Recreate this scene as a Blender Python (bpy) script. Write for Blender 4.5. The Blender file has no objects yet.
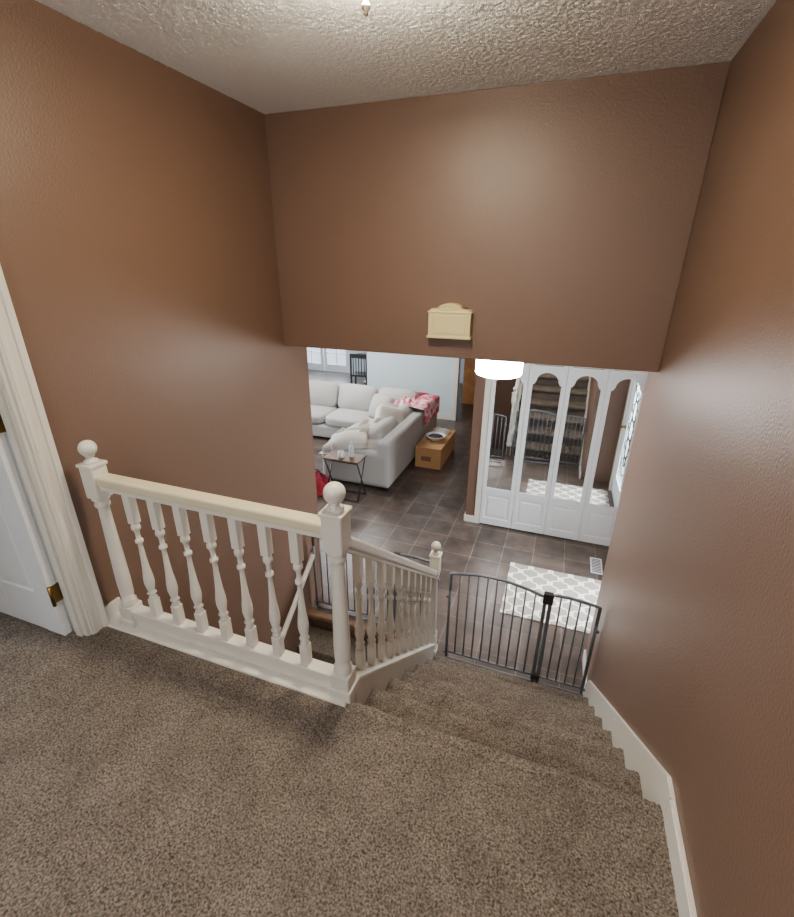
import bpy, bmesh, math, random
import numpy as np
from mathutils import Matrix, Vector, Euler
random.seed(4); rng=np.random.default_rng(4)
R=math.radians
# ------------------------------------------------------------------ materials
def srgb(r,g,b):
    f=lambda c:(c/255/12.92) if c/255<=0.04045 else ((c/255+0.055)/1.055)**2.4
    return (f(r),f(g),f(b),1)
def mat(name,col,rough=0.5,metal=0.0,bump=0.0,bscale=50,dist=0.01,var=0.0,vscale=8,col2=None,emit=None,es=0,spec=0.5,detail=3,trans=0):
    m=bpy.data.materials.new(name); m.use_nodes=True
    nt=m.node_tree; n=nt.nodes; l=nt.links; p=n['Principled BSDF']
    p.inputs['Base Color'].default_value=col
    p.inputs['Roughness'].default_value=rough
    p.inputs['Metallic'].default_value=metal
    p.inputs['Specular IOR Level'].default_value=spec
    if trans: p.inputs['Transmission Weight'].default_value=trans
    tc=n.new('ShaderNodeTexCoord')
    if col2 is not None:
        t=n.new('ShaderNodeTexNoise'); t.inputs['Scale'].default_value=vscale; t.inputs['Detail'].default_value=detail
        l.new(tc.outputs['Object'],t.inputs['Vector'])
        r=n.new('ShaderNodeValToRGB'); r.color_ramp.elements[0].position=0.5-var; r.color_ramp.elements[1].position=0.5+var
        r.color_ramp.elements[0].color=col; r.color_ramp.elements[1].color=col2
        l.new(t.outputs['Fac'],r.inputs['Fac']); l.new(r.outputs['Color'],p.inputs['Base Color'])
    if bump:
        t=n.new('ShaderNodeTexNoise'); t.inputs['Scale'].default_value=bscale; t.inputs['Detail'].default_value=3
        l.new(tc.outputs['Object'],t.inputs['Vector'])
        b=n.new('ShaderNodeBump'); b.inputs['Strength'].default_value=bump; b.inputs['Distance'].default_value=dist
        l.new(t.outputs['Fac'],b.inputs['Height']); l.new(b.outputs['Normal'],p.inputs['Normal'])
    if emit is not None:
        p.inputs['Emission Color'].default_value=emit; p.inputs['Emission Strength'].default_value=es
    return m
WALL=mat('brown_wall_paint',srgb(105,81,67),0.43,bump=0.5,bscale=120,dist=0.003,spec=0.5)
CEIL=mat('popcorn_ceiling',srgb(242,242,242),0.95,bump=1.0,bscale=210,dist=0.007)
WHITE=mat('white_trim_paint',srgb(216,212,202),0.3)
CREAM=mat('cream_rail_paint',srgb(212,203,172),0.3)
DOORW=mat('white_door_paint',srgb(222,225,228),0.35)
LWALL=mat('pale_blue_wall',srgb(200,212,216),0.6)
def carpet_mat():
    m=mat('brown_carpet',srgb(70,62,56),1.0,bump=0.9,bscale=230,dist=0.007,var=0.17,vscale=150,col2=srgb(138,128,118),spec=0.03,detail=4)
    nt=m.node_tree;n=nt.nodes;l=nt.links;p=n['Principled BSDF']
    src=p.inputs['Base Color'].links[0].from_socket
    tc=n.new('ShaderNodeTexCoord'); t=n.new('ShaderNodeTexNoise'); t.inputs['Scale'].default_value=7; t.inputs['Detail'].default_value=5
    l.new(tc.outputs['Object'],t.inputs['Vector'])
    r=n.new('ShaderNodeValToRGB'); r.color_ramp.elements[0].position=.35; r.color_ramp.elements[1].position=.65
    r.color_ramp.elements[0].color=(.85,.85,.85,1); r.color_ramp.elements[1].color=(1.08,1.08,1.08,1)
    l.new(t.outputs['Fac'],r.inputs['Fac'])
    mx=n.new('ShaderNodeMix'); mx.data_type='RGBA'; mx.blend_type='MULTIPLY'; mx.inputs[0].default_value=1
    l.new(src,mx.inputs[6]); l.new(r.outputs['Color'],mx.inputs[7]); l.new(mx.outputs[2],p.inputs['Base Color'])
    return m
CARPET=carpet_mat()
MIRROR=mat('mirror',(0.82,0.84,0.85,1),0.02,1.0)
GATE=mat('gate_grey_metal',srgb(96,101,108),0.35,0.2)
SOFA=mat('sofa_fabric',srgb(168,166,162),0.9,bump=0.4,bscale=120,dist=0.004)
BLANK=mat('white_blanket',srgb(214,207,196),0.95,bump=0.6,bscale=60,dist=0.01)
BRASS=mat('dark_brass',srgb(120,95,55),0.35,1.0)
STEEL=mat('brushed_nickel',srgb(150,140,125),0.3,1.0)
WOOD=mat('oak_wood',srgb(166,104,56),0.45,col2=srgb(196,134,78),var=0.2,vscale=6)
BOXM=mat('cardboard_box',srgb(180,138,92),0.8)
DARKW=mat('dark_wood',srgb(92,66,48),0.5,col2=srgb(128,96,70),var=0.2,vscale=10)
BLACK=mat('black_metal',srgb(30,29,30),0.4)
RED=mat('red_fabric',srgb(150,28,50),0.85)
PINK=mat('pink_floral_fabric',srgb(196,76,104),0.9,col2=srgb(230,196,202),var=0.08,vscale=9)
PLUG=mat('cream_plastic',srgb(218,204,150),0.45)
GLOW=mat('lamp_glass',(1,1,1,1),0.4,emit=(1,0.85,0.62,1),es=270)
GLOW3=mat('added_hall_glow',(1,1,1,1),0.4,emit=(1,0.93,0.84,1),es=300)  # glow of the unseen second hall light, added to bring out stair treads
GLOW2=mat('foyer_lamp_glass',(1,1,1,1),0.4,emit=(1.0,0.96,0.94,1),es=75)
LEAF=mat('green_shrub',srgb(60,110,50),0.8,col2=srgb(130,170,90),var=0.15,vscale=10)
CONC=mat('porch_concrete',srgb(170,168,160),0.9)
LINEN=mat('bedroom_wall',srgb(200,196,188),0.7)
def tile_mat():
    m=bpy.data.materials.new('slate_tile'); m.use_nodes=True; nt=m.node_tree;n=nt.nodes;l=nt.links;p=n['Principled BSDF']
    tc=n.new('ShaderNodeTexCoord')
    b=n.new('ShaderNodeTexBrick'); b.offset=0.0; b.inputs['Scale'].default_value=1.0
    b.inputs['Brick Width'].default_value=0.33; b.inputs['Row Height'].default_value=0.33
    b.inputs['Mortar Size'].default_value=0.004; b.inputs['Mortar Smooth'].default_value=0.1
    b.inputs['Color1'].default_value=srgb(66,57,52); b.inputs['Color2'].default_value=srgb(88,76,69); b.inputs['Mortar'].default_value=srgb(120,110,102)
    l.new(tc.outputs['Object'],b.inputs['Vector'])
    t=n.new('ShaderNodeTexNoise'); t.inputs['Scale'].default_value=7; t.inputs['Detail'].default_value=6
    l.new(tc.outputs['Object'],t.inputs['Vector'])
    r=n.new('ShaderNodeValToRGB'); r.color_ramp.elements[0].position=0.3; r.color_ramp.elements[1].position=0.7
    r.color_ramp.elements[0].color=(0.55,0.55,0.55,1); r.color_ramp.elements[1].color=(1.35,1.3,1.25,1)
    l.new(t.outputs['Fac'],r.inputs['Fac'])
    mx=n.new('ShaderNodeMix'); mx.data_type='RGBA'; mx.blend_type='MULTIPLY'; mx.inputs[0].default_value=1
    l.new(b.outputs['Color'],mx.inputs[6]); l.new(r.outputs['Color'],mx.inputs[7]); l.new(mx.outputs[2],p.inputs['Base Color'])
    p.inputs['Roughness'].default_value=0.30
    bp=n.new('ShaderNodeBump'); bp.inputs['Strength'].default_value=0.3; bp.inputs['Distance'].default_value=0.004
    l.new(t.outputs['Fac'],bp.inputs['Height']); l.new(bp.outputs['Normal'],p.inputs['Normal'])
    return m
TILE=tile_mat()
def rug_mat():
    m=bpy.data.materials.new('trellis_rug'); m.use_nodes=True; nt=m.node_tree;n=nt.nodes;l=nt.links;p=n['Principled BSDF']
    tc=n.new('ShaderNodeTexCoord'); s=n.new('ShaderNodeSeparateXYZ'); l.new(tc.outputs['Object'],s.inputs[0])
    def M(op,a,b=None):
        q=n.new('ShaderNodeMath'); q.operation=op
        for i,v in enumerate((a,b)):
            if v is None: continue
            if isinstance(v,(int,float)): q.inputs[i].default_value=v
            else: l.new(v,q.inputs[i])
        return q.outputs[0]
    k=2*math.pi/0.20
    x=M('MULTIPLY',s.outputs['X'],k); y=M('MULTIPLY',s.outputs['Y'],k)
    f=M('ADD',M('COSINE',x),M('COSINE',y))
    g=M('ADD',f,M('MULTIPLY',M('SUBTRACT',M('COSINE',M('MULTIPLY',x,3)),M('COSINE',M('MULTIPLY',y,3))),0.22))
    w=M('LESS_THAN',M('ABSOLUTE',g),0.42)
    mx=n.new('ShaderNodeMix'); mx.data_type='RGBA'; l.new(w,mx.inputs[0])
    mx.inputs[6].default_value=srgb(150,140,128); mx.inputs[7].default_value=srgb(226,222,214)
    l.new(mx.outputs[2],p.inputs['Base Color']); p.inputs['Roughness'].default_value=0.95
    return m
RUG=rug_mat()
def glass_mat():
    m=bpy.data.materials.new('window_glass'); m.use_nodes=True; nt=m.node_tree;n=nt.nodes;l=nt.links
    n.remove(n['Principled BSDF']); o=n['Material Output']
    t=n.new('ShaderNodeBsdfTransparent'); g=n.new('ShaderNodeBsdfGlossy'); g.inputs['Roughness'].default_value=0.05
    mx=n.new('ShaderNodeMixShader'); mx.inputs[0].default_value=0.08
    l.new(t.outputs[0],mx.inputs[1]); l.new(g.outputs[0],mx.inputs[2]); l.new(mx.outputs[0],o.inputs[0])
    return m
GLASS=glass_mat()
# ------------------------------------------------------------------ builder
class B:
    def __init__(s,name): s.name=name; s.v=[];s.f=[];s.m=[];s.s=[];s.mats=[]
    def mi(s,m):
        if m not in s.mats: s.mats.append(m)
        return s.mats.index(m)
    def add(s,vs,fs,m,smooth=False,M=None):
        o=len(s.v); k=s.mi(m)
        for v in vs:
            v=Vector(v); 
            if M is not None: v=M@v
            s.v.append(tuple(v))
        for f in fs: s.f.append(tuple(i+o for i in f)); s.m.append(k); s.s.append(smooth)
    def bm(s,bm,m,smooth=False,M=None):
        bm.verts.index_update()
        s.add([v.co.copy() for v in bm.verts],[[v.index for v in f.verts] for f in bm.faces],m,smooth,M); bm.free()
    def box(s,x0,x1,y0,y1,z0,z1,m,bev=0,seg=2,M=None):
        b=bmesh.new(); bmesh.ops.create_cube(b,size=1)
        T=Matrix.Translation(((x0+x1)/2,(y0+y1)/2,(z0+z1)/2))@Matrix.Diagonal((abs(x1-x0),abs(y1-y0),abs(z1-z0),1))
        bmesh.ops.transform(b,matrix=T,verts=b.verts)
        if bev: bmesh.ops.bevel(b,geom=list(b.edges),offset=bev,segments=seg,affect='EDGES',profile=0.5)
        s.bm(b,m,False,M)
    def beam(s,p0,p1,w,h,m,bev=0.0):
        p0=Vector(p0);p1=Vector(p1);d=p1-p0;L=d.length;x=d.normalized();z=Vector((0,0,1))
        if abs(x.z)>0.99: z=Vector((0,1,0))
        y=z.cross(x).normalized(); z=x.cross(y)
        M=Matrix((x,y,z)).transposed().to_4x4(); M.translation=(p0+p1)/2
        s.box(-L/2,L/2,-w/2,w/2,-h/2,h/2,m,bev,3,M)
    def lathe(s,prof,c,m,seg=20,M=None):
        vs=[];fs=[]
        for r,z in prof:
            for i in range(seg):
                a=2*math.pi*i/seg; vs.append((c[0]+r*math.cos(a),c[1]+r*math.sin(a),c[2]+z))
        for j in range(len(prof)-1):
            for i in range(seg):
                k=(i+1)%seg; fs.append((j*seg+i,j*seg+k,(j+1)*seg+k,(j+1)*seg+i))
        fs.append(tuple(range(seg-1,-1,-1))); fs.append(tuple((len(prof)-1)*seg+i for i in range(seg)))
        s.add(vs,fs,m,True,M)
    def tube(s,pts,r,m,seg=8,closed=False):
        pts=[Vector(p) for p in pts]; n=len(pts); vs=[];fs=[]
        prev=None
        for i,p in enumerate(pts):
            if closed: t=(pts[(i+1)%n]-pts[i-1]).normalized()
            else: t=(pts[min(i+1,n-1)]-pts[max(i-1,0)]).normalized()
            if prev is None:
                u=t.orthogonal().normalized()
            else:
                u=(prev-t*prev.dot(t)).normalized()
            prev=u; w=t.cross(u)
            for k in range(seg):
                a=2*math.pi*k/seg; vs.append(p+(u*math.cos(a)+w*math.sin(a))*r)
        for i in range(n if closed else n-1):
            for k in range(seg):
                j=(i+1)%n; fs.append((i*seg+k,i*seg+(k+1)%seg,j*seg+(k+1)%seg,j*seg+k))
        if not closed:
            fs.append(tuple(range(seg-1,-1,-1))); fs.append(tuple((n-1)*seg+k for k in range(seg)))
        s.add(vs,fs,m,True)
    def prism(s,poly,axis,a0,a1,m):
        n=len(poly)
        def P(p,a):
            return {'x':(a,p[0],p[1]),'y':(p[0],a,p[1]),'z':(p[0],p[1],a)}[axis]
        vs=[P(p,a0) for p in poly]+[P(p,a1) for p in poly]
        fs=[tuple(range(n)),tuple(range(2*n-1,n-1,-1))]+[(i,i+n,(i+1)%n+n,(i+1)%n) for i in range(n)]
        b=bmesh.new(); bv=[b.verts.new(v) for v in vs]
        for f in fs: b.faces.new([bv[i] for i in f])
        big=[f for f in b.faces if len(f.verts)>4]
        if big: bmesh.ops.triangulate(b,faces=big,ngon_method='EAR_CLIP')
        bmesh.ops.recalc_face_normals(b,faces=b.faces)
        s.bm(b,m)
    def cushion(s,c,size,m,puff=0.3,rot=(0,0,0),n=10):
        b=bmesh.new(); bmesh.ops.create_cube(b,size=2); bmesh.ops.subdivide_edges(b,edges=b.edges,cuts=n,use_grid_fill=True)
        for v in b.verts:
            x,y,z=v.co; p=5
            r=(abs(x)**p+abs(y)**p+abs(z)**p)**(1/p)
            q=v.co/r
            q.z*=1+puff*(1-min(1,q.x**2))*(1-min(1,q.y**2))
            q.x*=1-0.02*random.random()
            v.co=Vector((q.x*size[0]/2,q.y*size[1]/2,q.z*size[2]/2))
        M=Matrix.Translation(c)@Euler([R(a) for a in rot]).to_matrix().to_4x4()
        s.bm(b,m,True,M)
    def pile(s,c,sx,sy,h,m,seed=0,n=46,rotz=0):
        r=random.Random(seed); ks=[(r.uniform(-14,14),r.uniform(-14,14),r.uniform(0,6)) for _ in range(7)]
        vs=[];fs=[]
        for i in range(n+1):
            for j in range(n+1):
                a=i/n*2-1;bb=j/n*2-1
                ph=math.atan2(bb,a)
                edge=1+0.12*math.sin(3*ph+seed)+0.07*math.sin(7*ph)
                dome=max(0,1-(abs(a)**3+abs(bb)**3))**0.6
                f=sum(math.sin(k0*a+k1*bb+k2) for k0,k1,k2 in ks)/7
                f2=sum(abs(math.sin(k0*.7*a+k1*.5*bb+k2)) for k0,k1,k2 in ks)/7
                vs.append((a*sx/2*edge,bb*sy/2*edge,0.01+h*dome*(0.55+0.45*f2+0.35*f)))
        for i in range(n):
            for j in range(n):
                k=i*(n+1)+j; fs.append((k,k+n+1,k+n+2,k+1))
        s.add(vs,fs,m,True,Matrix.Translation(c)@Matrix.Rotation(rotz,4,'Z'))
    def build(s):
        me=bpy.data.meshes.new(s.name); me.from_pydata(s.v,[],s.f)
        for m in s.mats: me.materials.append(m)
        me.polygons.foreach_set('material_index',s.m); me.polygons.foreach_set('use_smooth',s.s); me.update()
        o=bpy.data.objects.new(s.name,me); bpy.context.collection.objects.link(o); return o
def simple_box(name,*a,**k):
    b=B(name); b.box(*a,**k); return b.build()
# ------------------------------------------------------------------ constants
XL=-1.90; XR=0.517; YB=2.87; YE=3.18; ZC=2.448; ZL=1.07; ZF=-1.372
RISE=0.196; TR=0.243; Y0=1.18
CX=0.92; CY=5.05   # foyer door wall, closet plane
# ------------------------------------------------------------------ room shell
w=B('wall_left')
w.box(XL-.12,XL,1.066,YE,-2.9,ZC,WALL); w.box(XL-.12,XL,-2.2,0.25,-2.9,ZC,WALL)
w.box(XL-.12,XL,0.25,1.066,2.05,ZC,WALL); w.box(XL-.12,XL,0.25,1.066,-2.9,-0.02,WALL); w.build()
simple_box('wall_right',XR,XR+.12,-2.2,3.2,-2.9,ZC,WALL)
w=B('wall_bulkhead'); w.box(XL,XR,YB,YB+.12,ZL,ZC,WALL,0.004); w.build()
w=B('wall_back'); w.box(XL-.1,-1.3,-2.3,-2.2,-.25,ZC,WALL); w.box(0.1,XR+.1,-2.3,-2.2,-.25,ZC,WALL)
w.box(-1.3,0.1,-2.3,-2.2,2.0,ZC,WALL); w.box(-1.3,0.1,-2.3,-2.2,-.25,.7,WALL); w.build()
def grid_obj(name,x0,x1,y0,y1,z,step,amp,m,sign=1,smooth_it=1):
    nx=int((x1-x0)/step)+1; ny=int((y1-y0)/step)+1
    X,Y=np.meshgrid(np.linspace(x0,x1,nx),np.linspace(y0,y1,ny),indexing='ij')
    H=rng.random((nx,ny))
    for _ in range(smooth_it):
        H=(H+np.roll(H,1,0)+np.roll(H,1,1)+np.roll(H,-1,0)+np.roll(H,-1,1))/5
    H=(H-H.mean())/H.std()
    Z=z+sign*amp*H
    co=np.stack([X,Y,Z],-1).reshape(-1,3)
    i=np.arange(nx*ny).reshape(nx,ny)
    q=np.stack([i[:-1,:-1],i[1:,:-1],i[1:,1:],i[:-1,1:]],-1).reshape(-1,4)
    if sign<0: q=q[:,::-1]
    me=bpy.data.meshes.new(name); me.from_pydata(co.tolist(),[],q.tolist()); me.materials.append(m)
    me.polygons.foreach_set('use_smooth',[True]*len(q)); me.update()
    o=bpy.data.objects.new(name,me); bpy.context.collection.objects.link(o); return o
c=grid_obj('ceiling',XL-.02,XR+.02,0.0,YB+.02,ZC,0.0055,0.0010,CEIL,-1)
simple_box('ceiling_slab',XL-.1,XR+.1,-2.3,YB+.12,ZC+.012,ZC+.12,CEIL)
simple_box('ceiling_lower_level',-8.1,1.1,YB+.12,12.5,ZL,ZL+.1,CEIL)
# floors
simple_box('floor_landing',XL,XR,-2.2,1.119,-.25,-.008,CARPET)
grid_obj('carpet_landing',XL,XR,-0.1,1.119,0.0,0.005,0.0020,CARPET)
simple_box('floor_tile',-8.1,1.0,2.9,12.5,ZF-.1,ZF,TILE)
simple_box('floor_tile_foyer',-.66,XR+.1,2.5,2.9,ZF-.1,ZF,TILE)
simple_box('floor_basement',XL-.1,XR,-1.2,3.0,-2.9,-2.76,CARPET)
simple_box('wall_basement',XL-.1,XR+.1,-1.3,-1.2,-2.9,-.25,WALL)
def stairs():
    pr=[(1.120,-0.001)]
    for k in range(7):
        y=Y0+TR*k; z=-RISE*k; r=.034
        if k: pr.append((y-.11,z+.004))
        pr.append((y-.05,z+.004))
        for a in range(1,13):
            t=math.pi*a/12/1.1; pr.append((y-r+r*math.sin(t),z-r+.002+r*math.cos(t)))
        pr.append((y-.070,z-.085)); zn=-RISE*(k+1)
        pr.append((y-.074,zn-.004))
        if k<6: pr.append((y-.04,zn-.010))
    P=[np.array(p) for p in pr]; pts=[]
    for a,b in zip(P[:-1],P[1:]):
        L=np.linalg.norm(b-a); n=max(1,int(L/.005))
        for i in range(n): pts.append(a+(b-a)*i/n)
    pts.append(P[-1]); pts=np.array(pts)
    t=np.gradient(pts,axis=0); t/=np.linalg.norm(t,axis=1)[:,None]+1e-9
    nrm=np.stack([-t[:,1],t[:,0]],-1)
    x0,x1=-.612,XR-.014; nx=int((x1-x0)/.005)
    X=np.linspace(x0,x1,nx); H=rng.random((nx,len(pts)))
    H=(H+np.roll(H,1,0)+np.roll(H,1,1)+np.roll(H,-1,0)+np.roll(H,-1,1))/5; H=(H-H.mean())/H.std()*.0018
    co=np.zeros((nx,len(pts),3)); co[:,:,0]=X[:,None]
    co[:,:,1]=pts[None,:,0]+nrm[None,:,0]*H; co[:,:,2]=pts[None,:,1]+nrm[None,:,1]*H
    i=np.arange(nx*len(pts)).reshape(nx,-1)
    q=np.stack([i[:-1,:-1],i[1:,:-1],i[1:,1:],i[:-1,1:]],-1).reshape(-1,4)
    me=bpy.data.meshes.new('carpeted_staircase'); me.from_pydata(co.reshape(-1,3).tolist(),[],q.tolist()); me.materials.append(CARPET)
    me.polygons.foreach_set('use_smooth',[True]*len(q)); me.update()
    o=bpy.data.objects.new('carpeted_staircase',me); bpy.context.collection.objects.link(o)
stairs()
b=B('basement_staircase')
for k in range(7):
    b.box(XL,-.68,2.9-.25*(k+1),2.9-.25*k+.02,ZF-.19*(k+1)-.2,ZF-.19*(k+1),CARPET,0.012)
b.box(XL,-.68,2.86,2.93,ZF-.04,ZF+.006,DARKW,0.01); b.build()
b=B('floor_landing_edge'); b.box(-.612,XR,1.119,1.125,-.2,-.01,CARPET); b.box(XL,-.612,1.119,1.131,-.2,-.001,CARPET); b.build()
simple_box('trim_landing_fascia',XL,-.614,1.131,1.235,-.26,.010,WHITE,bev=.006)
SL=RISE/TR
def nz(y): return -(y-Y0)*SL
b=B('wall_stair_side'); b.prism([(1.236,nz(1.236)-.05),(2.66,nz(2.66)-.05),(2.66,ZF-.002),(3.0,ZF-.002),(3.0,-2.9),(1.236,-2.9)],'x',-.675,-.625,WALL)
b.box(XL,-.62,2.94,3.0,-2.9,ZF-.1,WALL); b.box(-.675,-.625,-1.2,1.236,-2.9,-.26,WALL); b.build()
b=B('trim_stair_stringer')
b.prism([(1.236,nz(1.236)+.075),(2.62,nz(2.62)+.075),(2.62,ZF),(2.35,ZF),(1.236,nz(1.236)-.24)],'x',-.685,-.614,WHITE)
b.beam((-.648,1.238,nz(1.238)+.085),(-.648,2.62,nz(2.62)+.085),.085,.022,WHITE,.005); b.build()
b=B('trim_stair_skirt')
b.prism([(1.13,.095),(1.20,.095),(2.74,nz(2.74)+.125),(2.84,ZF+.09),(2.84,ZF),(2.6,ZF),(1.13,-.25)],'x',XR-.014,XR,WHITE)
b.build()
b=B('baseboard_right'); b.box(XR-.014,XR,-2.2,1.129,-.02,.086,WHITE); b.box(XR-.011,XR,-2.2,1.129,.085,.095,WHITE,.002); b.box(XR-.014,XR,2.84,3.2,ZF,ZF+.09,WHITE); b.build()
b=B('baseboard_left'); b.box(XL,XL+.014,1.15,1.235,0,.09,WHITE,.003); b.box(XL,XL+.014,-2.2,.16,0,.09,WHITE,.003); b.build()
# ------------------------------------------------------------------ railings
def turned(b,x,y,z0,z1,m,r=.022,blk0=.10,blk1=.14,sq=.036):
    h=sq/2
    b.box(x-h,x+h,y-h,y+h,z0,z0+blk0,m,.002,1); b.box(x-h,x+h,y-h,y+h,z1-blk1,z1,m,.002,1)
    L=(z1-blk1)-(z0+blk0); P=[(0,.5),(.02,.85),(.04,.5),(.06,.5),(.08,.95),(.10,.6),(.14,.75),(.22,1.0),(.30,.95),(.42,.7),(.55,.55),(.68,.45),(.74,.42),(.76,.75),(.79,.75),(.80,.45),(.86,.42),(.90,.5),(.93,.85),(.96,.85),(1,.6)]
    b.lathe([(r*a,t*L) for t,a in P],(x,y,z0+blk0),m,14)
def newel(b,x,y,z0,zball,m,s=.072,rb=.034,blk=.16,base=.12):
    h=s/2; zt=zball-.06
    b.box(x-h,x+h,y-h,y+h,z0,z0+base,m,.004,2)
    b.box(x-h-.008,x+h+.008,y-h-.008,y+h+.008,z0,z0+.05,m,.004,2)
    b.box(x-h,x+h,y-h,y+h,zt-blk,zt-.012,m,.006,2)
    b.box(x-h-.005,x+h+.005,y-h-.005,y+h+.005,zt-.018,zt-.002,m,.004,2)
    L=zt-blk-z0-base; P=[(0,.95),(.015,1.0),(.03,.8),(.045,.95),(.06,.72),(.12,.80),(.25,.84),(.6,.72),(.88,.62),(.91,.62),(.93,.85),(.95,.85),(.965,.7),(.985,.98),(1,.98)]
    b.lathe([(h*a,t*L) for t,a in P],(x,y,z0+base),m,24)
    prof=[(h*.7,-.064),(h*.8,-.056),(h*.7,-.05),(h*.45,-.046),(h*.38,-.038),(h*.55,-.033)]
    for i in range(13):
        a=-math.pi/2+.5+(math.pi-.5)*i/12; prof.append((max(.0005,rb*math.cos(a)),rb*math.sin(a)))
    b.lathe(prof,(x,y,zball),m,24)
YR=1.195
b=B('landing_railing')
newel(b,-1.768,YR,.0,.91,WHITE); newel(b,-.647,YR,.0,.91,WHITE,s=.078,rb=.038)
b.beam((-1.735,YR,.775),(-.683,YR,.775),.062,.045,CREAM,.012); b.beam((-1.735,YR,.745),(-.683,YR,.745),.04,.025,WHITE,.003)
b.box(-1.735,-.683,YR-.028,YR+.028,.055,.10,WHITE,.004); b.box(-1.735,-.683,YR-.02,YR+.02,.012,.056,WHITE)
for i in range(7):
    x=-1.735+1.052*(i+1)/8; turned(b,x,YR,.099,.735,WHITE)
b.build()
b=B('stair_railing')
yl=2.60; newel(b,-.648,yl+.04,nz(yl+.04)+.0,-.20,WHITE,s=.07,rb=.034,blk=.17,base=.2)
ra=lambda y: .70-(y-1.235)*SL
b.beam((-.648,1.240,ra(1.240)),(-.648,2.60,ra(2.60)),.06,.045,WHITE,.012)
b.beam((-.648,1.240,ra(1.240)-.03),(-.648,2.60,ra(2.60)-.03),.038,.025,WHITE,.003)
for i in range(10):
    y=1.235+(2.60-1.235)*(i+1)/11; turned(b,-.648,y,nz(y)+.085,ra(y)-.03,WHITE,blk0=.14,blk1=.13,sq=.034)
b.build()
b=B('wall_handrail')
p0=Vector((XL+.06,2.95,-.76)); p1=Vector((XL+.06,1.3,-.76-1.65*.78))
b.beam(p0,p1,.035,.045,WHITE,.012)
for t in (.15,.55,.9):
    p=p0.lerp(p1,t); b.tube([p+Vector((-.06,0,-.07)),p+Vector((-.02,0,-.07)),p+Vector((0,0,-.02))],.006,BRASS)
b.build()
# ------------------------------------------------------------------ safety gates
def gate(x0,x1,y,zb,zt,split):
    b=B('safety_gate'); r=.009
    def top(x):
        if x<split:
            t=(x-x0)/(split-x0); return zt+.02+.045*math.sin(math.pi*min(1,t*1.15)) if t<.87 else zt+.02+.045*math.sin(math.pi)-(t-.87)*.25
        t=(x-split)/(x1-split); return zt+.0+.035*math.sin(math.pi*(t*.6+.3))
    n=24
    for a,c2 in ((x0,split-.02),(split+.02,x1)):
        pts=[(a+(c2-a)*i/n,y,top(a+(c2-a)*i/n)) for i in range(n+1)]
        b.tube([(a,y,zb+.03)]+pts+[(c2,y,zb+.03)],.012,GATE)
        b.tube([(a,y,zb+.07),(c2,y,zb+.07)],r,GATE)
        k=max(2,round((c2-a)/.066))
        for i in range(1,k):
            x=a+(c2-a)*i/k; b.tube([(x,y,zb+.07),(x,y,top(x))],.0065,GATE,6)
    b.box(split-.03,split-.006,y-.015,y+.015,zb,zt+.0,GATE,.003); b.box(split+.004,split+.028,y-.015,y+.015,zb,zt-.02,GATE,.003)
    b.box(split-.035,split+.035,y-.02,y+.02,zt-.05,zt+.04,BLACK,.008); b.box(split-.035,split+.03,y-.02,y+.02,zb+.04,zb+.09,BLACK,.004)
    b.tube([(x0,y,zb),(x1,y,zb)],.011,GATE)
    for x in (x0,x1):
        b.tube([(x,y,zb+.02),(x,y,zb+.68)],.012,GATE)
        s=-1 if x==x0 else 1
        for z in (zb+.06,zb+.62): b.tube([(x,y,z),(x+s*.025,y,z)],.012,GATE,10)
    b.build()
gate(-.56,.482,2.80,ZF+.012,-.545,.145)
gate(-1.84,-.71,2.96,ZF+.018,-.60,-1.05)
# ------------------------------------------------------------------ hallway door
b=B('trim_door_casing')
for y0,y1 in ((1.066,1.15),(.166,.25)):
    b.box(XL,XL+.016,y0,y1,0,2.13,WHITE,.003); o=(y1-.03,y1-.004) if y0>1 else (y0+.004,y0+.03)
    b.box(XL,XL+.026,o[0],o[1],0,2.126,WHITE,.006,3)
    i=(y0+.008,y0+.03) if y0>1 else (y1-.03,y1-.008)
    b.box(XL,XL+.021,i[0],i[1],0,2.06,WHITE,.005,3)
b.box(XL,XL+.015,.1661,1.1499,2.05,2.134,WHITE,.003)
b.box(XL-.12,XL+.003,1.052,1.0665,0,2.05,WHITE); b.box(XL-.12,XL+.003,.2495,.264,0,2.05,WHITE); b.box(XL-.119,XL+.002,.264,1.052,2.04,2.055,WHITE)
b.box(XL-.06,XL-.025,1.04,1.053,0,2.04,WHITE)
b.build()
b=B('door_1')
dx0,dx1=-2.755,-1.975; y0,y1=1.003,1.038; st=.115
b.box(dx0+.002,dx1-.002,y0+.010,y1-.010,.022,2.028,DOORW)
for a,c2 in ((dx0,dx0+st),(dx1-st,dx1)): b.box(a,c2,y0,y1,.02,2.03,DOORW,.003)
b.box((dx0+dx1)/2-.05,(dx0+dx1)/2+.05,y0+.001,y1-.001,.03,2.02,DOORW,.003)
for a,c2 in ((.021,.24),(.80,.95),(1.60,1.70),(1.91,2.029)): b.box(dx0+.05,dx1-.05,y0+.002,y1-.002,a,c2,DOORW,.003)
mid=(dx0+dx1)/2
for a,c2 in ((dx0+st,mid-.05),(mid+.05,dx1-st)):
    for z0,z1 in ((.24,.80),(.95,1.60),(1.70,1.91)):
        b.box(a+.025,c2-.025,y0+.004,y1-.004,z0+.025,z1-.025,DOORW,.005)
for z in (.25,1.05,1.8):
    b.box(dx1-.002,dx1+.003,y0+.002,y1+.008,z-.045,z+.045,BRASS); b.lathe([(.008,-.05),(.008,.05)],(dx1+.008,y0-.002,z),BRASS,10)
b.lathe([(.026,0),(.026,.008),(.012,.012),(.012,.04),(.027,.05),(.03,.065),(.022,.078),(.001,.08)],(0,0,0),BRASS,16,Matrix.Translation((dx0+.06,y0,1.0))@Matrix.Rotation(R(90),4,'X'))
b.build()
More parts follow.
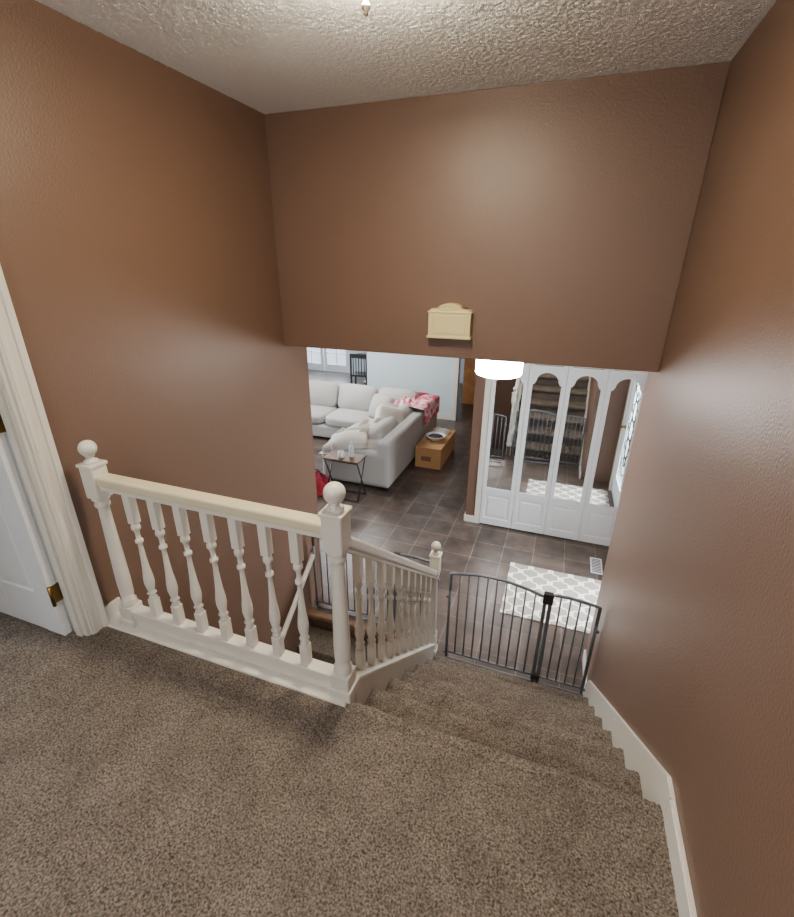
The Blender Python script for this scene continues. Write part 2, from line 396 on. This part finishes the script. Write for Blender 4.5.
b=B('floor_bedroom'); b.box(-5,XL-.12,-2.2,3.05,-.2,-.002,CARPET); b.box(XL-.12,XL,.25,1.066,-.02,-.002,CARPET); b.build()
simple_box('ceiling_bedroom',-5,XL-.12,-2.2,3.1,ZC,ZC+.1,CEIL)
b=B('wall_bedroom'); b.box(-5.1,-5,-2.2,3.1,-.2,.8,LINEN);b.box(-5.1,-5,-2.2,3.1,2.0,ZC,LINEN);b.box(-5.1,-5,-2.2,.6,.8,2.0,LINEN);b.box(-5.1,-5,2.4,3.1,.8,2.0,LINEN)
b.box(-5.1,XL-.12,3.05,3.15,-.2,ZC,LINEN); b.box(-5.1,XL-.12,-2.3,-2.2,-.2,ZC,LINEN); b.build()
def window(name,axis,p,a0,a1,z0,z1,bars=2,t=.05):
    b=B(name)
    def bx(u0,u1,w0,w1,z0_,z1_,m):
        if axis=='x': b.box(p+u0,p+u1,w0,w1,z0_,z1_,m)
        else: b.box(w0,w1,p+u0,p+u1,z0_,z1_,m)
    bx(-.02,.02,a0,a0+t,z0,z1,WHITE);bx(-.02,.02,a1-t,a1,z0,z1,WHITE);bx(-.02,.02,a0+t,a1-t,z0,z0+t,WHITE);bx(-.02,.02,a0+t,a1-t,z1-t,z1,WHITE)
    for i in range(1,bars): 
        a=a0+(a1-a0)*i/bars; bx(-.015,.015,a-.015,a+.015,z0+t,z1-t,WHITE)
    bx(-.014,.014,a0+t,a1-t,(z0+z1)/2-.012,(z0+z1)/2+.012,WHITE)
    bx(-.003,.003,a0+t,a1-t,z0+t,z1-t,GLASS); b.build()
window('window_1','x',-5.05,.6,2.4,.8,2.0)  # unseen window, added to carry light through the bedroom doorway
window('window_2','y',-2.25,-1.3,.1,.7,2.0)  # window behind the camera, put in for its light
# ------------------------------------------------------------------ chime box
b=B('doorbell_chime_box')
cx,cz=-.678,1.287; hw,hh=.130,.083
poly=[(cx-hw,cz-hh),(cx+hw,cz-hh),(cx+hw,cz+hh-.015),(cx+hw-.015,cz+hh)]
poly+=[(cx+.085,cz+hh)]
for i in range(13):
    a=math.pi*i/12; poly.append((cx+.07*math.cos(a),cz+hh+.004+.028*math.sin(a)))
poly+=[(cx-.085,cz+hh),(cx-hw+.015,cz+hh),(cx-hw,cz+hh-.015)]
b.prism(poly,'y',YB-.06,YB,PLUG)
b.box(cx-hw-.008,cx+hw+.008,YB-.067,YB-.001,cz-hh-.008,cz-hh+.006,PLUG,.003)
b.box(cx-hw-.006,cx+hw+.006,YB-.065,YB-.001,cz+hh-.024,cz+hh-.014,PLUG,.003)
b.box(cx-.1,cx+.1,YB-.064,YB-.05,cz-hh+.02,cz+hh-.035,PLUG,.003)
b.tube([(cx+.055*math.cos(math.pi*i/12),YB-.061,cz+hh+.002+.018*math.sin(math.pi*i/12)) for i in range(13)],.003,PLUG)
b.build()
# ------------------------------------------------------------------ ceiling lights
for lx,ly,G in ((-.665,1.56,GLOW),(-.665,-1.25,GLOW3)):  # second light, behind the camera, is added so nosings shade the treads
    b=B('ceiling_light'); lz=ZC-.018
    b.lathe([(.05,.018),(.05,-.012),(.012,-.02),(.012,-.055)],(lx,ly,lz),STEEL,32)
    b.lathe([(.126,-.055),(.13,-.058),(.12,-.072),(.095,-.088),(.05,-.102),(.02,-.107),(.001,-.108)],(lx,ly,lz),G,32)
    b.lathe([(.022,-.105),(.024,-.111),(.008,-.118),(.006,-.135),(.012,-.142),(.013,-.150),(.006,-.158),(.008,-.164),(.001,-.169)],(lx,ly,lz),STEEL,16)
    b.build()
b=B('foyer_ceiling_light'); fx,fy=-.43,3.42; b.lathe([(.10,0),(.10,-.04)],(fx,fy,ZL),STEEL,32)
b.lathe([(.165,-.04),(.17,-.045),(.17,-.18),(.162,-.195),(.14,-.203),(.001,-.206)],(fx,fy,ZL),GLOW2,40); b.build()
# ------------------------------------------------------------------ foyer
b=B('wall_closet')
b.box(-.88,-.76,CY,12.4,ZF,ZL,WALL); b.box(-.76,CX+.12,CY,CY+.1,.68,ZL,WALL); b.box(-.76,CX+.12,CY+.6,CY+.7,ZF,ZL,WALL); b.build()
b=B('wall_front')
b.box(CX,CX+.12,4.45,CY,ZF,ZL,WALL); b.box(CX,CX+.12,3.2,3.42,ZF,ZL,WALL); b.box(CX,CX+.12,3.42,4.45,.70,ZL,WALL)
b.box(XR+.12,CX+.12,3.1,3.2,ZF,ZL,WALL); b.build()
b=B('baseboard_closet'); b.box(-.885,-.76,CY-.014,CY,ZF,ZF+.09,WHITE,.003); b.box(-.895,-.88,CY-.010,12.4,ZF,ZF+.09,WHITE,.003); b.build()
b=B('trim_closet_casing'); b.box(-.765,-.70,CY-.018,CY+.02,ZF,.664,WHITE,.004); b.box(-.765,CX,CY-.018,CY+.02,.665,.74,WHITE,.004); b.box(.862,CX,CY-.018,CY+.02,ZF,.664,WHITE,.004); b.build()
def leaf(x0,x1):
    b=B('mirrored_bifold_door'); y0,y1=CY-.016,CY+.016; z0=ZF+.015; z1=.66; st=.045; mb=-.86
    b.box(x0,x0+st,y0,y1,z0,z1,DOORW,.003); b.box(x1-st,x1,y0,y1,z0,z1,DOORW,.003)
    b.box(x0+st-.002,x1-st+.002,y0+.001,y1-.001,z0,z0+.09,DOORW,.002); b.box(x0+st-.002,x1-st+.002,y0+.001,y1-.001,mb-.09,mb,DOORW,.002)
    c=(x0+x1)/2; a=x0+st; d=x1-st; hw=(d-a)/2; zs=.46
    prof=[(a,zs),(a+.014,zs),(a+.022,zs+.02)]
    for i in range(17):
        t=math.pi-math.pi*i/16; prof.append((c+(hw-.03)*math.cos(t),zs+.03+.10*math.sin(t)))
    prof+=[(d-.022,zs+.02),(d-.014,zs),(d,zs)]
    ya,yb=y0+.001,y1-.001
    for (xa,za),(xb,zb_) in zip(prof[:-1],prof[1:]):
        b.add([(xa,ya,za),(xb,ya,zb_),(xb,ya,z1-.001),(xa,ya,z1-.001),(xa,yb,za),(xb,yb,zb_)],[(0,1,2,3),(0,4,5,1)],DOORW)
    b.tube([(p[0],ya,p[1]) for p in prof],.006,DOORW,6)
    b.box(a-.01,d+.01,CY-.001,CY+.004,mb-.01,z1-.01,MIRROR)
    b.box(a-.01,d+.01,CY-.003,CY+.006,z0+.08,mb-.08,DOORW); b.box(a+.03,d-.03,y0+.004,y1,z0+.12,mb-.12,DOORW,.008)
    b.build()
for i in range(4): leaf(-.695+.389*i,-.695+.389*(i+1)-.004)
b=B('entry_rug'); b.box(-.22,.88,3.50,4.33,ZF+.001,ZF+.012,RUG,.004); b.build()
b=B('floor_vent'); b.box(.60,.72,4.45,4.75,ZF+.0005,ZF+.006,DOORW,.002)
for i in range(9): b.box(.615,.705,4.475+.029*i,4.475+.029*i+.012,ZF+.005,ZF+.0075,BLACK)
b.build()
b=B('door_2'); y0,y1=3.47,4.40; z0,z1=ZF+.01,.66
b.box(CX+.02,CX+.065,y0,y0+.14,z0,z1,DOORW);b.box(CX+.02,CX+.065,y1-.14,y1,z0,z1,DOORW);b.box(CX+.021,CX+.064,y0+.14,y1-.14,z0,z0+.28,DOORW);b.box(CX+.021,CX+.064,y0+.14,y1-.14,z1-.16,z1,DOORW)
b.box(CX+.035,CX+.04,y0+.14,y1-.14,z0+.28,z1-.16,GLASS)
for s in (0,1):
    g0=y0+.14+s*.04; g1=y1-.14-s*.04; h0=z0+.28+s*.06; h1=z1-.16-s*.06
    b.tube([(CX+.03,g0,h0),(CX+.03,g1,h0),(CX+.03,g1,h1),(CX+.03,g0,h1)],.012 if s==0 else .005,DOORW if s==0 else BLACK,6,True)
cy=(y0+y1)/2; cz=(z0+z1)/2+.06
for k in range(5):
    zz=cz-.5+k*.25
    b.tube([(CX+.03,cy+(.2+.06*math.cos(4*a))*math.cos(a),zz+.12*math.sin(a)) for a in [2*math.pi*i/30 for i in range(30)]],.006,BLACK,6,True)
b.tube([(CX+.03,cy+.13*math.cos(2*math.pi*i/40),cz+.5*math.sin(2*math.pi*i/40)) for i in range(40)],.007,BLACK,6,True)
b.lathe([(.028,0),(.028,.01),(.012,.014),(.012,.04),(.028,.05),(.03,.065),(.001,.08)],(0,0,0),BRASS,16,Matrix.Translation((CX+.02,y0+.07,ZF+1.0))@Matrix.Rotation(R(-90),4,'Y'))
b.build()
b=B('trim_front_door'); b.box(CX-.015,CX+.12,3.40,3.468,ZF,.664,WHITE,.003);b.box(CX-.015,CX+.12,4.402,4.47,ZF,.664,WHITE,.003);b.box(CX-.015,CX+.12,3.40,4.47,.665,.73,WHITE,.003);b.build()
b=B('porch_ground'); b.box(CX+.12,6,2,7,ZF-.2,ZF-.06,CONC); b.build()
b=B('shrub')
for i in range(22):
    x=2.6+random.uniform(-.4,.4);y=4+random.uniform(-1.6,1.6);z=ZF+.3+random.uniform(0,1.2)
    b.cushion((x,y,z),(.7,.7,.6),LEAF,.2,(random.uniform(0,90),random.uniform(0,90),0),6)
b.build()
# ------------------------------------------------------------------ living room shell
b=B('wall_living_south'); b.box(-8.1,XL-.12,3.06,3.18,ZF,ZL,WALL); b.build()
b=B('wall_living_west'); b.box(-8.2,-8.1,3.1,4.2,ZF,ZL,LWALL);b.box(-8.2,-8.1,8.2,12.5,ZF,ZL,LWALL);b.box(-8.2,-8.1,4.2,8.2,ZF,ZF+.5,LWALL);b.box(-8.2,-8.1,4.2,8.2,.8,ZL,LWALL);b.build()
window('window_3','x',-8.15,4.2,8.2,ZF+.5,.8,4)  # out-of-view window, added to light the living room
for bb in ((-8.2,-7.7,ZF,ZL),(-6.0,-.76,ZF,ZL),(-7.7,-6.0,.7,ZL)):
    simple_box('wall_living_north',bb[0],bb[1],12.4,12.5,bb[2],bb[3],LWALL)
b=B('door_3')
for a,c2 in ((-7.7,-6.85),(-6.85,-6.0)):
    b.box(a+.01,a+.11,12.42,12.46,ZF,.7,DOORW);b.box(c2-.11,c2-.01,12.42,12.46,ZF,.7,DOORW);b.box(a+.11,c2-.11,12.421,12.459,ZF,ZF+.22,DOORW);b.box(a+.11,c2-.11,12.421,12.459,.58,.7,DOORW)
    b.box(a+.11,c2-.11,12.438,12.442,ZF+.22,.58,GLASS)
    b.box((a+c2)/2-.012,(a+c2)/2+.012,12.425,12.455,ZF+.22,.58,DOORW)
    for k in range(1,5):
        z=ZF+.22+(1.73)*k/5; b.box(a+.11,c2-.11,12.426,12.454,z-.012,z+.012,DOORW)
b.build()
b=B('wall_partition'); b.box(-3.95,-2.02,9.05,9.17,ZF,ZL,LWALL); b.build()
b=B('baseboard_partition'); b.box(-3.95,-2.02,9.035,9.05,ZF,ZF+.1,WHITE); b.box(-2.02,-1.93,9.02,9.19,ZF,ZL,WHITE,.004); b.build()
b=B('wooden_pantry_cabinet')
b.box(-2.1,-1.3,10.4,10.95,ZF,.75,WOOD,.005)
for x0 in (-2.08,-1.69):
    for z0,z1 in ((ZF+.1,ZF+.85),(ZF+.9,.7)):
        b.box(x0,x0+.37,10.38,10.4,z0,z1,WOOD,.004); b.box(x0+.06,x0+.31,10.372,10.385,z0+.06,z1-.06,WOOD,.006)
        b.tube([(x0+.33,10.36,(z0+z1)/2-.05),(x0+.33,10.36,(z0+z1)/2+.05)],.006,STEEL)
b.build()
# ------------------------------------------------------------------ sofa
b=B('sectional_sofa'); zb=ZF
sx0,sx1=-3.12,-2.06; sy0,sy1=5.42,8.02
b.box(sx0+.015,sx1-.015,sy0+.015,sy1-.015,zb+.05,zb+.28,SOFA,.03); b.box(-5.6,sx0,7.0,sy1-.015,zb+.05,zb+.275,SOFA,.03)
b.box(sx1-.2,sx1,sy0+.006,sy1-.003,zb+.052,zb+.74,SOFA,.05,3); b.box(-5.6,sx1-.01,sy1-.2,sy1,zb+.053,zb+.735,SOFA,.05,3)
b.box(sx0,sx1-.01,sy0,sy0+.2,zb+.051,zb+.58,SOFA,.06,3); b.box(-5.8,-5.6,7.0,sy1,zb+.05,zb+.6,SOFA,.05,3)
for y in (6.03,6.87): b.cushion((-2.68,y,zb+.37),(.86,.82,.2),SOFA,.25)
for x in (-3.55,-4.38,-5.2): b.cushion((x,7.38,zb+.37),(.82,.82,.2),SOFA,.25)
b.cushion((-2.68,7.5,zb+.37),(.84,.6,.2),SOFA,.2)
for x in (-2.75,-3.55,-4.38,-5.2): b.cushion((x,7.70,zb+.66),(.80,.52,.26),SOFA,.6,(72,0,random.uniform(-4,4)))
for y in (6.05,6.85): b.cushion((-2.36,y,zb+.62),(.44,.78,.22),SOFA,.5,(0,74,0))
for x,y in ((sx0+.06,sy0+.06),(sx1-.06,sy0+.06),(-5.5,7.1)): b.lathe([(.02,0),(.025,.06)],(x,y,zb),BLACK,10)
b.build()
b=B('throw_blanket'); b.pile((-2.62,5.98,zb+.42),.85,1.0,.42,BLANK,3); b.cushion((-2.75,5.62,zb+.62),(.55,.35,.2),BLANK,.4,(10,-8,20)); b.build()
b=B('throw_blanket'); b.pile((-2.85,5.72,zb+.46),.5,.6,.26,BLANK,8); b.build()
b=B('throw_pillow'); b.cushion((-2.45,6.45,zb+.72),(.46,.46,.2),BLANK,.5,(60,20,40)); b.build()
b=B('throw_pillow'); b.cushion((-2.95,7.4,zb+.62),(.46,.46,.2),SOFA,.5,(65,0,-20)); b.build()
b=B('throw_pillow'); b.cushion((-2.55,6.86,zb+.66),(.44,.44,.18),SOFA,.5,(50,15,60)); b.build()
b=B('floral_blanket')
def drape():
    n=40; vs=[];fs=[]
    for i in range(n+1):
        for j in range(n+1):
            u=i/n; y=7.0+.98*(j/n)+.03*math.sin(9*u)
            s_=u*1.08
            if s_<.45: x=-2.52+.16*(s_/.45); z=.40+s_*.86
            elif s_<.78: x=-2.36+(s_-.45)*1.0; z=.787+.02*math.sin((s_-.45)/.33*math.pi)
            else: x=-2.035; z=.775-(s_-.78)
            w_=.018*math.sin(23*j/n+5*u)+.012*math.sin(41*j/n+2)
            vs.append((x+w_*.6,y,zb+z+abs(w_)+.01*math.sin(17*u+6*j/n)))
    for i in range(n):
        for j in range(n):
            k=i*(n+1)+j; fs.append((k,k+n+1,k+n+2,k+1))
    b.add(vs,fs,PINK,True)
drape(); b.pile((-2.50,7.45,zb+.54),.5,.7,.30,PINK,5); b.build()
b=B('red_pillow'); b.cushion((-2.42,7.84,zb+.68),(.5,.34,.12),RED,.5,(62,0,5)); b.build()
b=B('side_table'); tx0,tx1,ty0,ty1=-2.85,-2.33,4.98,5.28; tz=zb+.58
b.box(tx0,tx1,ty0,ty1,tz,tz+.022,DARKW,.004)
for x in (tx0+.02,tx1-.02):
    b.tube([(x,ty0+.02,tz),(x,ty1-.02,zb+.012)],.009,BLACK); b.tube([(x,ty1-.02,tz),(x,ty0+.02,zb+.012)],.009,BLACK)
b.tube([(tx0+.02,ty0+.02,zb+.012),(tx1-.02,ty0+.02,zb+.012)],.009,BLACK);b.tube([(tx0+.02,ty1-.02,zb+.012),(tx1-.02,ty1-.02,zb+.012)],.009,BLACK)
b.tube([(tx0+.02,ty0+.02,tz-.01),(tx1-.02,ty0+.02,tz-.01)],.009,BLACK)
b.build()
b=B('water_bottle'); b.lathe([(.032,0),(.034,.01),(.034,.13),(.028,.15),(.014,.17),(.014,.185),(.017,.187),(.017,.205),(.001,.206)],(-2.50,5.16,tz+.022),LWALL,18); b.build()
b=B('coffee_mug'); b.lathe([(.034,0),(.038,.01),(.040,.09),(.035,.09),(.032,.015),(.001,.012)],(-2.62,5.08,tz+.022),DOORW,18); b.tube([(-2.62+.038+.022*math.sin(math.pi*i/8),5.08,tz+.04+.05*i/8) for i in range(9)],.005,DOORW); b.build()
b=B('red_bag'); b.pile((-3.04,5.14,zb),.34,.3,.3,RED,11,30); b.tube([(-3.04+.08*math.cos(math.pi*i/10),5.12,zb+.22+.12*math.sin(math.pi*i/10)) for i in range(11)],.01,BLACK); b.build()
b=B('cardboard_box'); bx0,bx1,by0,by1=-2.0,-1.58,6.45,7.45
b.box(bx0,bx1,by0,by1,zb+.002,zb+.34,BOXM,.004); b.box(bx0-.003,(bx0+bx1)/2-.003,by0-.003,by1+.003,zb+.34,zb+.346,BOXM); b.box((bx0+bx1)/2+.003,bx1+.003,by0-.003,by1+.003,zb+.34,zb+.346,BOXM)
b.box(bx0+.1,bx0+.26,by0-.002,by0+.004,zb+.12,zb+.2,DARKW); b.build()
b=B('serving_bowl'); b.lathe([(.07,0),(.08,.01),(.14,.06),(.165,.09),(.155,.09),(.13,.06),(.07,.02),(.001,.018)],(-1.78,6.85,zb+.346),DOORW,28); b.lathe([(.13,.062),(.09,.085),(.04,.095),(.001,.096)],(-1.78,6.85,zb+.346),BLACK,20); b.build()
b=B('folded_towel'); b.pile((-1.80,7.22,zb+.346),.30,.30,.08,BLANK,14,24); b.build()
def chair(x,y,rz):
    b=B('dining_chair'); M=Matrix.Translation((x,y,ZF))@Matrix.Rotation(rz,4,'Z')
    b.box(-.22,.22,-.22,.22,.44,.48,BLACK,.01,2,M)
    for a in (-.2,.2):
        b.box(a-.02,a+.02,-.22,-.18,0,.44,BLACK,0,2,M); b.box(a-.02,a+.02,.18,.22,0,1.0,BLACK,0,2,M)
    b.box(-.18,.18,.185,.215,.9,1.0,BLACK,.005,2,M)
    for k in range(5): b.box(-.14+.07*k-.01,-.14+.07*k+.01,.19,.21,.48,.9,BLACK,0,2,M)
    b.build()
chair(-4.75,10.5,3.3); chair(-4.1,11.4,-1.3)
b=B('dining_table'); b.lathe([(.5,0),(.51,.015),(.5,.03)],(-4.9,11.6,ZF+.72),DARKW,36); b.lathe([(.28,0),(.26,.03),(.05,.08),(.045,.6),(.12,.72)],(-4.9,11.6,ZF),DARKW,24); b.build()
# ------------------------------------------------------------------ lights
def area(name,loc,rot,sx,sy,p,col=(1,1,1)):
    l=bpy.data.lights.new(name,'AREA'); l.shape='RECTANGLE'; l.size=sx; l.size_y=sy; l.energy=p; l.color=col
    o=bpy.data.objects.new(name,l); o.location=loc; o.rotation_euler=[R(a) for a in rot]; bpy.context.collection.objects.link(o)
day=(.84,.92,1)
area('added_living_daylight',(-8.3,6.2,-.1),(0,-90,0),1.6,3.8,560,day)  # unseen daylight source, added to brighten the living room
area('daylight_french_door',(-6.85,12.8,.3),(-80,0,0),1.5,1.6,300,day)
area('daylight_front_door',(CX+1.0,3.93,.9),(0,55,0),1.2,1.2,560,day)
area('added_bedroom_daylight',(-5.2,1.5,1.4),(0,-90,0),1.1,1.7,180,day)  # added daylight out of view, lights the bedroom and its doorway
area('added_hall_daylight',(-.6,-2.4,1.35),(90,0,0),1.3,1.2,25,(.90,.95,1))  # added soft light from behind the camera
area('added_living_fill',(-3.5,7.0,ZL-.02),(0,0,0),1.2,1.2,80,(1,.96,.90))  # added fill light at the ceiling, without a fixture
area('added_basement_fill',(-1.25,.2,-.28),(0,0,0),.5,.5,25,(1,.96,.90))  # added fill under the landing, lightens the dark lower stairwell
W=bpy.data.worlds.new('World'); bpy.context.scene.world=W; W.use_nodes=True
W.node_tree.nodes['Background'].inputs[0].default_value=(.75,.87,1,1); W.node_tree.nodes['Background'].inputs[1].default_value=2.2
# ------------------------------------------------------------------ camera
cd=bpy.data.cameras.new('camera'); cd.sensor_fit='VERTICAL'; cd.sensor_height=36; cd.sensor_width=36; cd.lens=455/917*36; cd.clip_start=.01
co=bpy.data.objects.new('camera',cd); bpy.context.collection.objects.link(co)
co.matrix_world=Matrix.Translation((0,0,1.6))@Matrix.Rotation(R(19.7),4,'Z')@Matrix.Rotation(R(90-22.8),4,'X')@Matrix.Rotation(R(.5),4,'Z')
bpy.context.scene.camera=co
